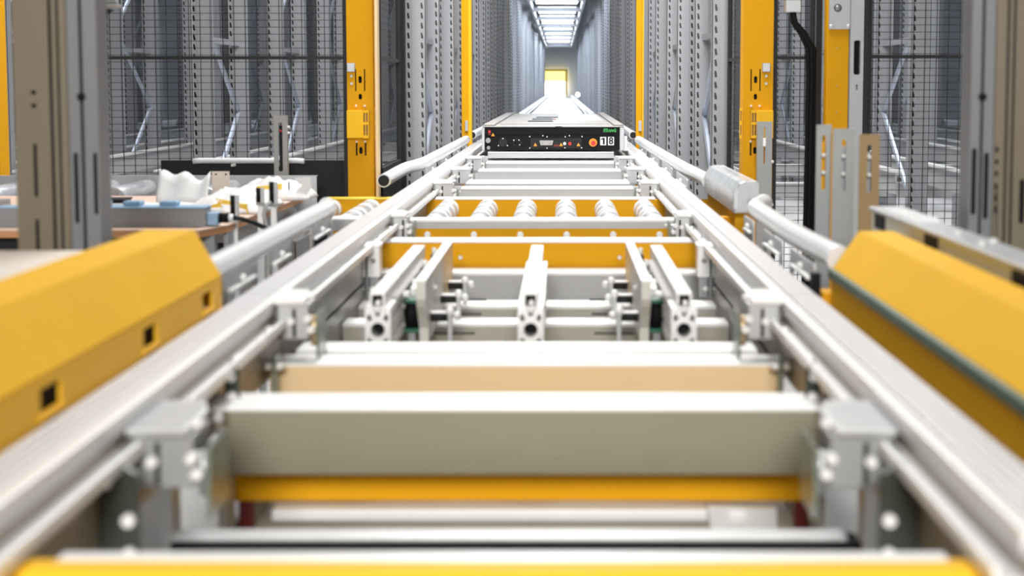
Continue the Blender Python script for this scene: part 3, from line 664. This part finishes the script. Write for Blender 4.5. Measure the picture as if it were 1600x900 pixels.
MB().box(-1.85, -1.605, 5.85, 5.97, 0, .03).build('tray_body', 'black', t, bevel=.003); MB().box(-1.85, -1.605, 5.847, 5.8495, .016, .021).build('trim', 'alu', t); MB().box(-1.855, -1.60, 5.85, 5.97, .0302, .036).build('cover', 'dark_grey', t, bevel=.002)
t = thing('conveyor_side_plate', 'grey side plate of the left roller conveyor behind the table', 'conveyor', (-1.8, 7.2, FL))
MB().box(-2.75, -1.10, 7.2, 7.21, -.2, .042).build('plate', 'galv', t); MB().box(-2.75, -1.10, 7.2, 7.24, .0422, .046).build('flange', 'galv', t)
for x in (-2.6, -1.2): MB().box(x, x + .06, 7.215, 7.26, FL, -.02).build('leg', 'galv', t)
MB().box(-2.75, -1.10, 6.62, 6.63, -.2, -.06).build('front_plate', 'galv', t)
for i, x in enumerate((-2.38, -2.2, -2.02, -1.86, -1.66, -1.48, -1.32, -1.19)):
    c = thing('conveyor_roller', 'grey roller of the left conveyor, %s from the table end' % ('eighth', 'seventh', 'sixth', 'fifth', 'fourth', 'third', 'second', 'first')[i], 'roller', (x, 6.65, -.09), 'rollers of the left conveyor')
    MB().cyl((x, 6.65, -.016), (x, 7.195, -.016), .046, 24).build('shell', 'roller_wrap', c, bevel=.006, smooth=True)
    MB().cyl((x, 6.631, -.016), (x, 7.199, -.016), .009, 8).build('shaft', 'galv', c)
one('angle_plate', 'small pale plate with two holes standing behind the papers', 'plate', MB().plate(rect(-1.440, -1.368, -.05, .098), [circ(-1.424, .085, .005, 8), circ(-1.383, .085, .005, 8)], 'y', 6.60, 6.604).box(-1.440, -1.368, 6.604, 6.62, -.05, -.046), 'plate_beige')
t = thing('guard_tube', 'thin white tube along the top of the dark panel behind the table', 'tube', (-1.47, 7.56, -.3))
MB().tube([(-1.735, 7.55, .095), (-1.70, 7.55, .098), (-1.24, 7.55, .098), (-1.21, 7.55, .095)], .013, 12).build('tube', 'pipe_white', t, smooth=True)
for x in (-1.55, -1.335): MB().box(x - .006, x + .006, 7.55, 7.603, .07, .082).build('clip', 'alu_white', t)
t = thing('slotted_post', 'pale slotted sensor post with red light in front of the left mesh', 'post', (-1.278, 7.3, FL))
MB().plate(rect(-1.308, -1.247, FL, .315), [rect(-1.287, -1.268, .06, .285, .006)], 'y', 7.30, 7.306).build('front_plate', 'lid', t)
MB().box(-1.308, -1.304, 7.306, 7.34, FL, .315).box(-1.251, -1.247, 7.306, 7.34, FL, .315).build('side_flanges', 'lid', t)
MB().box(-1.285, -1.270, 7.31, 7.325, .05, .27).build('sensor_strip', 'dark_grey', t); MB().ball((-1.277, 7.305, .245), .006).build('red_light', 'red', t)
for z in (.235, .262): MB().cyl((-1.250, 7.32, z), (-1.236, 7.32, z), .006, 8).build('screw', 'alu_white', t)
t = thing('cardboard_box', 'pale cardboard box behind the left guard, cut off by the frame', 'box', (-1.2, 3.0, FL))
MB().box(-1.62, -.90, 2.3, 3.42, FL, .098).build('box_body', 'carton', t, bevel=.004); MB().box(-1.62, -.90, 2.83, 2.87, .0982, .099).build('tape', 'lid', t)
o = one('paper_sheet', 'white sheet lying on the cardboard box at the left edge', 'paper', MB().add([(-1.45, 2.75, .1), (-1.06, 2.60, .1), (-1.05, 3.02, .1), (-1.22, 3.16, .1), (-1.45, 3.2, .1)], [(0, 1, 2, 3, 4)]), 'paper'); o.modifiers.new('solid', 'SOLIDIFY').thickness = .002

# ------------------------------------------------------------------ fence posts
def fence_post(sd, label, x0, x1, s):
    y = 7.55
    t = thing('fence_post', label, 'post', ((x0 + x1) / 2, y, FL))
    c = (x0 + x1) / 2 + .006 * s
    holes = [rect(c - .030, c - .024, .425, .528), rect(c + .012, c + .018, .425, .528), rect(c - .014, c + .002, .462, .495, .007), rect(c - .014, c + .002, .385, .412, .007),
             rect(c - .030, c - .022, .122, .182), rect(c + .012, c + .020, .122, .182), rect(c - .014, c + .002, .13, .162, .007)]
    MB().plate(rect(x0, x1, FL, 2.2), holes, 'y', y, y + .005).build('face', 'yellow', t)
    MB().box(x0, x0 + .005, y + .005, y + .13, FL, 2.2).build('flange', 'yellow', t); MB().box(x1 - .005, x1, y + .005, y + .13, FL, 2.2).build('flange', 'yellow', t)
    MB().box(x0 + .005, x1 - .005, y + .07, y + .075, FL, 2.2).build('back_web', 'dark_grey', t)
    MB().box(x0 + .001, x1 - .001, y - .04, y + .17, FL, FL + .012).build('base_plate', 'yellow', t)
    bx0, bx1 = (x0 + .003, x0 + .078) if s > 0 else (x1 - .078, x1 - .003)
    h = MB().box(bx0, bx1, y - .055, y, .205, .336).build('lock_housing', 'guard_yellow', t, bevel=.004)
    vx0, vx1 = (bx1, bx1 + .028) if s > 0 else (bx0 - .028, bx0)
    MB().plate(rect(vx0, vx1, .205, .336), [rect(vx0 + .003 + i * .0125, vx0 + .0115 + i * .0125, .218 + j * .062, .268 + j * .056) for i in (0, 1) for j in (0, 1)], 'y', y - .05, y - .03).build('vent_grille', 'guard_yellow', h)
    MB().box(vx0 + .001, vx1 - .001, y - .029, y - .002, .207, .334).build('vent_core', 'brown_post', h)
    ex = x1 + .004 if s > 0 else x0 - .016
    MB().plate(rect(ex, ex + .012, .205, .345), [rect(ex + .003, ex + .009, .218, .266), rect(ex + .003, ex + .009, .285, .333)], 'y', y - .01, y).build('side_grille', 'guard_yellow', h)
    MB().box(ex + .001, ex + .011, y, y + .003, .206, .344).build('side_core', 'brown_post', h)
    kx = x0 + .010 if s > 0 else x1 - .045
    MB().box(kx - .008, kx + .030, y - .02, y, .514, .556).build('catch', 'galv', t, bevel=.003)
    for z in (.46, .495): MB().cyl((kx + .012, y - .006, z), (kx + .012, y + .002, z), .0065, 8).build('rivet', 'galv', t)
    for z in (.355, .188):
        for dx in (-.026, .014): MB().ball((c + dx, y - .002, z), .006).build('screw', 'alu_white', t, smooth=True)
    return t
fence_post('left', 'tall left yellow fence post with lock housing at the mesh corner', -1.004, -.880, 1)
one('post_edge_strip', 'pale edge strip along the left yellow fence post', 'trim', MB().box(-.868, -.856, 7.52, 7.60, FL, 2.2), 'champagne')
fence_post('right', 'tall right yellow fence post with lock housing behind the handrail', .858, .998, -1)
t = thing('slotted_plate', 'grey slotted plate in front of the right yellow fence post', 'plate', (.943, 7.4, FL))
MB().plate(rect(.910, .977, FL, .285), [rect(.938, .945, .09, .26, .003)], 'y', 7.40, 7.406).build('front_plate', 'bracket_grey', t)
MB().box(.910, .914, 7.406, 7.44, FL, .285).build('flange', 'galv', t); MB().box(.973, .977, 7.406, 7.44, FL, .285).build('flange', 'galv', t)
MB().box(.934, .949, 7.392, 7.40, .17, .21).build('slider', 'alu_white', t, bevel=.003)
for z in (.1, -.1): MB().ball((.980, 7.405, z), .008).build('screw', 'alu_white', t, smooth=True)
one('edge_post', 'dark yellow post at the far left edge of the picture', 'post', MB().box(-2.75, -2.555, 7.3, 7.42, FL, 2.2), 'yellow', bevel=.004)
# thin yellow posts by the shuttle
for x0, x1, lb in ((-.768, -.694, 'slim yellow post left of the shuttle'), (.585, .645, 'slim yellow post right of the shuttle')):
    t = thing('slim_post', lb, 'post', ((x0 + x1) / 2, 12.5, FL))
    MB().box(x0, x0 + (x1 - x0) * .72, 12.45, 12.50, FL, 4.4).build('front_face', 'yellow', t, bevel=.004)
    MB().box(x0 + (x1 - x0) * .72, x1, 12.47, 12.6, FL, 4.4).build('side_flange', 'guard_yellow', t)
    MB().box((x0 + x1) / 2 - .01, (x0 + x1) / 2 + .012, 12.43, 12.45, .1, .18).build('latch', 'galv', t)
    MB().box(x0 - .03, x1 + .03, 12.4, 12.65, FL, FL + .01).build('base_plate', 'yellow', t)
# right side posts
t = thing('gate_post', 'yellow gate post with grey lock plate between the right mesh panels', 'post', (1.258, 7.3, FL))
MB().box(1.207, 1.307, 7.30, 7.38, FL, 2.2).build('post_body', 'yellow', t, bevel=.003)
MB().plate(rect(1.213, 1.308, .705, 1.05), [circ(1.252, .80, .018)], 'y', 7.285, 7.2998).build('lock_plate', 'galv', t)
for x in (1.222, 1.30): MB().ball((x, 7.284, .72), .007).build('screw', 'alu_white', t, smooth=True)
MB().ball((1.252, 7.292, .80), .016).build('lock_bolt', 'galv_dark', t, smooth=True)
for z in (.62, .45, .33): MB().cyl((1.255, 7.297, z), (1.255, 7.301, z), .004, 6).build('rivet', 'brass', t)
t = thing('gate_frame_post', 'grey gate frame post with black recessed handle, right of yellow post', 'post', (1.345, 7.3, FL))
MB().plate(rect(1.311, 1.372, FL, 2.2), [rect(1.328, 1.358, .50, .655, .01), rect(1.338, 1.348, .43, .455, .004)], 'y', 7.29, 7.30).build('face', 'galv', t)
MB().box(1.311, 1.372, 7.32, 7.36, FL, 2.2).build('core', 'galv', t)
MB().box(1.330, 1.356, 7.302, 7.318, .49, .66).build('handle', 'black', t, bevel=.004)
MB().box(1.374, 1.392, 7.29, 7.34, FL, 2.2).build('edge', 'black_wire', t)
for i, (x0, x1, y, zt, m, lb) in enumerate(((.738, .781, 4.62, .338, 'bracket_grey', 'leftmost pale slotted bracket standing behind the right handrail'), (.774, .836, 4.55, .328, 'bracket_grey', 'middle grey slotted bracket standing behind the right handrail'),
                                          (.840, .897, 4.50, .314, 'brown_post', 'brown slotted bracket, rightmost of the three behind the handrail'))):
    t = thing('slotted_bracket', lb, 'bracket', ((x0 + x1) / 2, y, FL), 'slotted brackets')
    c = (x0 + x1) / 2
    MB().plate(rect(x0, x1, FL, zt), [rect(c - .006, c + .006, .15, zt - .03, .005)], 'y', y, y + .005).build('front_plate', m, t)
    MB().box(x1 - .004, x1, y + .005, y + .05, FL, zt).build('flange', 'galv', t)
    MB().box(c - .012, c + .012, y + .03, y + .036, .12, zt - .05).build('sensor_strip', 'galv_dark' if i else 'yellow', t)
    for z in (.2, .25): MB().ball((c, y - .001, z), .006).build('screw', 'alu_white', t, smooth=True)

# ------------------------------------------------------------------ mesh fence panels
def mesh_panel(label, p0, p1, zb=FL + .05, zt=2.1, panel_top=None, bars=(.582,), panel_from=None, wr=.0017):
    t = thing('mesh_panel', label, 'fence', ((p0[0] + p1[0]) / 2, (p0[1] + p1[1]) / 2, FL))
    d = Vector((p1[0] - p0[0], p1[1] - p0[1])); L = d.length; d.normalize()
    def bar(mb, s0, s1, z0, z1, th):
        nx, ny = -d.y * th, d.x * th
        a = (p0[0] + d.x * s0, p0[1] + d.y * s0); b = (p0[0] + d.x * s1, p0[1] + d.y * s1)
        mb.prism([(a[0] + nx, a[1] + ny), (b[0] + nx, b[1] + ny), (b[0] - nx, b[1] - ny), (a[0] - nx, a[1] - ny)], 'z', z0, z1)
    wm = MB(); k = .0
    nv = int(L / .052)
    for i in range(1, nv): bar(wm, i * L / nv - wr, i * L / nv + wr, zb, zt, wr)
    nh = int((zt - zb) / .0325)
    for j in range(1, nh): z = zb + j * (zt - zb) / nh; bar(wm, 0, L, z - wr * .8, z + wr * .8, wr * .8)
    wm.build('wire_mesh', 'black_wire', t)
    for s0, s1 in ((0, .02), (L - .02, L)):
        m = MB(); bar(m, s0, s1, zb, zt, .011); m.build('frame_upright', 'black_wire', t)
    for z0 in (zb, zt - .02) + tuple(b - .008 for b in bars):
        m = MB(); bar(m, .02, L - .02, z0, z0 + .016, .008); m.build('frame_bar', 'black_wire', t)
    if panel_top is not None:
        pf = panel_from or 0
        for k in range(3):
            za, zc = zb + .02, panel_top; dz = (zc - za) / 3
            m = MB(); bar(m, pf, L - .02, za + k * dz, za + (k + 1) * dz - .004, .004 + .012); m.build('kick_panel', 'dark_grey', t)
    for s0 in (0, L - .03):
        m = MB(); bar(m, s0, s0 + .03, FL, zb, .012); m.build('foot', 'black_wire', t)
    return t
mesh_panel('black wire mesh fence panel behind the left table', (-2.56, 7.62), (-1.01, 7.62), panel_top=.10, panel_from=.66)
mesh_panel('narrow mesh side panel running back from the left yellow post', (-.870, 7.70), (-.870, 8.62), panel_top=.06, wr=.0009)
mesh_panel('narrow mesh side panel running back from the right yellow post', (.872, 7.70), (.872, 8.30), wr=.0009)
mesh_panel('slim mesh panel between right yellow fence post and black cables', (1.005, 7.62), (1.20, 7.62))
mesh_panel('black wire mesh gate panel at the far right', (1.394, 7.33), (2.4, 7.33), zb=FL + .05)
t = thing('fence_end_post', 'dark post with yellow edge ending the left mesh side panel', 'post', (-.87, 8.68, FL))
MB().box(-.885, -.868, 8.64, 8.70, FL, 2.2).build('yellow_edge', 'yellow', t); MB().box(-.868, -.838, 8.64, 8.70, FL, 2.2).build('dark_body', 'dark_grey', t)
t = thing('cable_bundle', 'bundle of black cables hanging beside the right yellow gate post', 'cables', (1.19, 7.4, FL))
for k, (dx, dy) in enumerate(((0, 0), (.016, -.006), (.03, .004), (.010, .014))):
    MB().tube([(1.06 + .3 * dx, 7.40 + dy, .79), (1.065 + dx * .5, 7.4 + dy, .74), (1.10 + dx * .8, 7.40 + dy, .69), (1.135 + dx, 7.40 + dy, .62), (1.14 + dx, 7.40 + dy, .5), (1.137 + dx, 7.40 + dy, .1), (1.13 + dx, 7.40 + dy, FL + .01)], .010, 8).build('cable', 'black', t, smooth=True)
MB().box(1.03, 1.10, 7.38, 7.44, .785, .84).build('junction_box', 'galv', t, bevel=.003)
MB().box(1.175, 1.2, 7.39, 7.42, FL, 1.2).build('conduit', 'dark_grey', t)
t = thing('camera_bracket', 'dark swivel bracket with lens beside the left grey post', 'bracket', (-1.62, 5.6, .4))
MB().prism([(-1.660, .84), (-1.580, .84), (-1.540, .735), (-1.640, .735)], 'y', 5.6, 5.63).build('arm_plate', 'galv_dark', t, bevel=.003)
MB().cyl((-1.600, 5.57, .79), (-1.600, 5.60, .79), .018, 14).build('lens', 'black', t)
MB().prism([(-1.660, .732), (-1.538, .732), (-1.540, .722), (-1.660, .715)], 'y', 5.58, 5.66).build('shelf', 'lid', t, bevel=.002)
MB().prism([(-1.660, .714), (-1.560, .714), (-1.660, .64)], 'y', 5.6, 5.64).build('gusset', 'black', t)
MB().box(-1.690, -1.660, 5.60, 5.64, .001, .9).build('mast', 'galv_dark', t)

# ------------------------------------------------------------------ storage racks
def upright_mesh(parent, x, y, ht, cols=(-.040, .040), name='upright'):
    m = MB()
    q = lambda a, b, c, d, e, f, g, h: m.add([(x + a, y, b), (x + c, y, d), (x + e, y, f), (x + g, y, h)], [(0, 1, 2, 3)])
    for a, b in (((-.06, -.047), (-.033, .033), (.047, .06)) if len(cols) == 2 else ((-.06, -.047), (-.033, .06))): q(a, FL, b, FL, b, ht, a, ht)
    for c in cols:
        z = FL + .10; q(c - .007, FL, c + .007, FL, c + .007, z, c - .007, z)
        while z < ht - .1:
            q(c - .007, z + .035, c + .007, z + .035, c + .007, z + .0585, c - .007, z + .0585)
            q(c - .007, z, c - .004, z, c - .007, z + .0175, c - .007, z + .0175); q(c + .002, z + .035, c + .007, z + .012, c + .007, z + .035, c + .004, z + .035)
            z += .0585
        q(c - .007, z, c + .007, z, c + .007, ht, c - .007, ht)
    m.box(x - .06, x - .057, y, y + .085, FL, ht).box(x + .057, x + .06, y, y + .085, FL, ht)
    m.box(x - .020, x + .020, y - .006, y - .0002, FL, ht)
    u = m.build(name, 'rack', parent)
    MB().box(x - .057, x + .057, y + .02, y + .06, FL, ht).build('inner_shade', 'hanger_dark', u)  # dark filler standing in for the shaded inside of the upright
    MB().box(x - .09, x + .09, y - .03, y + .12, FL, FL + .012).build('base_plate', 'galv', u)
    return u
HT = 4.3
def make_frame(cols):
    t = thing('rack_frame', '', 'rack', (0, 0, FL), '')
    upright_mesh(t, 0, 0, HT, cols); upright_mesh(t, 0, 1.1, HT, cols)
    zs = [FL + .25 + .62 * k for k in range(8)]
    for i in range(7):
        a, b = ((0.08, 1.1) if i % 2 == 0 else (1.1, .08))
        MB().tube([(0.0, a, zs[i]), (0.0, b, zs[i + 1])], .017, 6).build('brace', 'brace_blue_sheen', t)
    for z in (FL + .2, .72, 2.0, 3.4): MB().box(-.018, .018, .078, 1.1, z, z + .035).build('strut', 'rack', t)
    return t
bases = {True: make_frame((-.040, .040)), False: make_frame((-.040,))}; used = set()
def place(x, y, label, group, aisle=True):
    if aisle not in used: used.add(aisle); o = bases[aisle]; o.location = (x, y, FL)
    else: o = copy_tree(bases[aisle], (x, y, FL))
    o['label'] = label; o['group'] = group
for mir, sd in SIDE:
    x = .865 if mir else -.862; y = 8.55 if mir else 9.55; i = 0
    ordn = 'first second third fourth fifth sixth seventh eighth ninth tenth eleventh twelfth thirteenth fourteenth fifteenth sixteenth seventeenth eighteenth nineteenth twentieth'.split() + ['twenty-' + q for q in 'first second third fourth fifth sixth seventh eighth ninth'.split()]
    while y < 76:
        place(x + (random.uniform(-.07, .07) if y > 19 else 0), y, '%s perforated grey rack frame lining the shuttle aisle, %s from the fence' % (sd, ordn[i]), '%s rack frames lining the shuttle aisle' % sd)
        y += 2.55; i += 1
    for li, xo in enumerate((1.35, 2.6, 3.85, 5.1, 6.4)):
        xx = x + xo * (1 if mir else -1)
        for k in range(6):
            place(xx, 9.9 + 2.55 * k, 'braced grey rack frame behind the %s mesh, %s row back, %s column outward' % (sd, ordn[k], ordn[li]), '%s rack frames behind the mesh fence' % sd, False)
# lane rails and beams between the racks
for mir, sd in SIDE:
    LN = [.865, 2.215, 3.465, 4.715, 5.965]
    for li in range(4):
        for e in (0, 1):
            x = (LN[li] + .2 if e == 0 else LN[li + 1] - .2) * (1 if mir else -1)
            t = thing('lane_rail', '%s low lane rail between the racks, %s rail of the %s lane outward' % (sd, ('inner', 'outer')[e], ('first', 'second', 'third', 'fourth')[li]), 'rail', (x, 10, FL), '%s lane rails %d' % (sd, li))
            MB().box(x - .03, x + .03, 9.6, 24, -.07, -.055).build('top_plate', 'alu', t); MB().box(x - .004, x + .004, 9.6, 24, -.20, -.0702).build('web', 'galv', t)
            for y in (9.7, 14.8, 20): MB().box(x - .025, x + .025, y, y + .05, FL, -.2).build('leg', 'rack', t)
    for k in range(4):
        y = 9.75 + 2.55 * k
        x0, x1 = (.97, 7.5) if mir else (-7.5, -.97)
        t = thing('rack_beam', '%s horizontal rack beam low behind the mesh, row %s' % (sd, ('nearest', 'second', 'third', 'fourth')[k]), 'beam', ((x0 + x1) / 2, y, -.4), '%s rack beams' % sd)
        MB().box(x0, x1, y + 1.10, y + 1.15, -.30, -.211).build('beam_body', 'galv', t)
        MB().box(x0, x1, y + 1.08, y + 1.17, -.211, -.205).build('top_flange', 'alu', t)
# aisle deck above the far lane, with lamps
t = thing('upper_deck', 'steel grid of the next rack level above the far aisle', 'rack deck', (XC, 45, 1.9))
for x in (-.68, .50): MB().box(x - .03, x + .03, 22, 77, 2.23, 2.35).build('deck_rail', 'box_grey', t)
for k in range(11): y = 24 + 5 * k; MB().box(-.66, .48, y, y + .5, 2.25, 2.34).build('deck_beam', 'rack', t)
for k in range(10):
    y = 25.2 + 5 * k
    t = thing('aisle_lamp', 'white lamp panel above the far aisle, number %s from the front' % ('one two three four five six seven eight nine ten'.split()[k]), 'lamp', (XC, y, 2.0), 'aisle lamps')
    MB().box(-.56, .38, y, y + 2.9, 2.38, 2.40).build('diffuser', 'lamp_glow', t)
    MB().box(-.60, .42, y - .04, y + 2.94, 2.40, 2.44).build('housing', 'galv', t)
t = thing('aisle_lamp', 'small bright lamp low on the right at the far aisle', 'lamp', (.5, 60, -.1)); MB().ball((.64, 60, .12), .07).build('bulb', 'lamp_glow', t, smooth=True); MB().box(.62, .66, 59.98, 60.02, FL, .04).build('stem', 'galv', t)
one('aisle_floor_sheet', 'pale sheet lying between the rails in the far aisle', 'sheet metal', MB().box(-.57, .43, 16.6, 77, -.1, -.09), 'galv_dark')
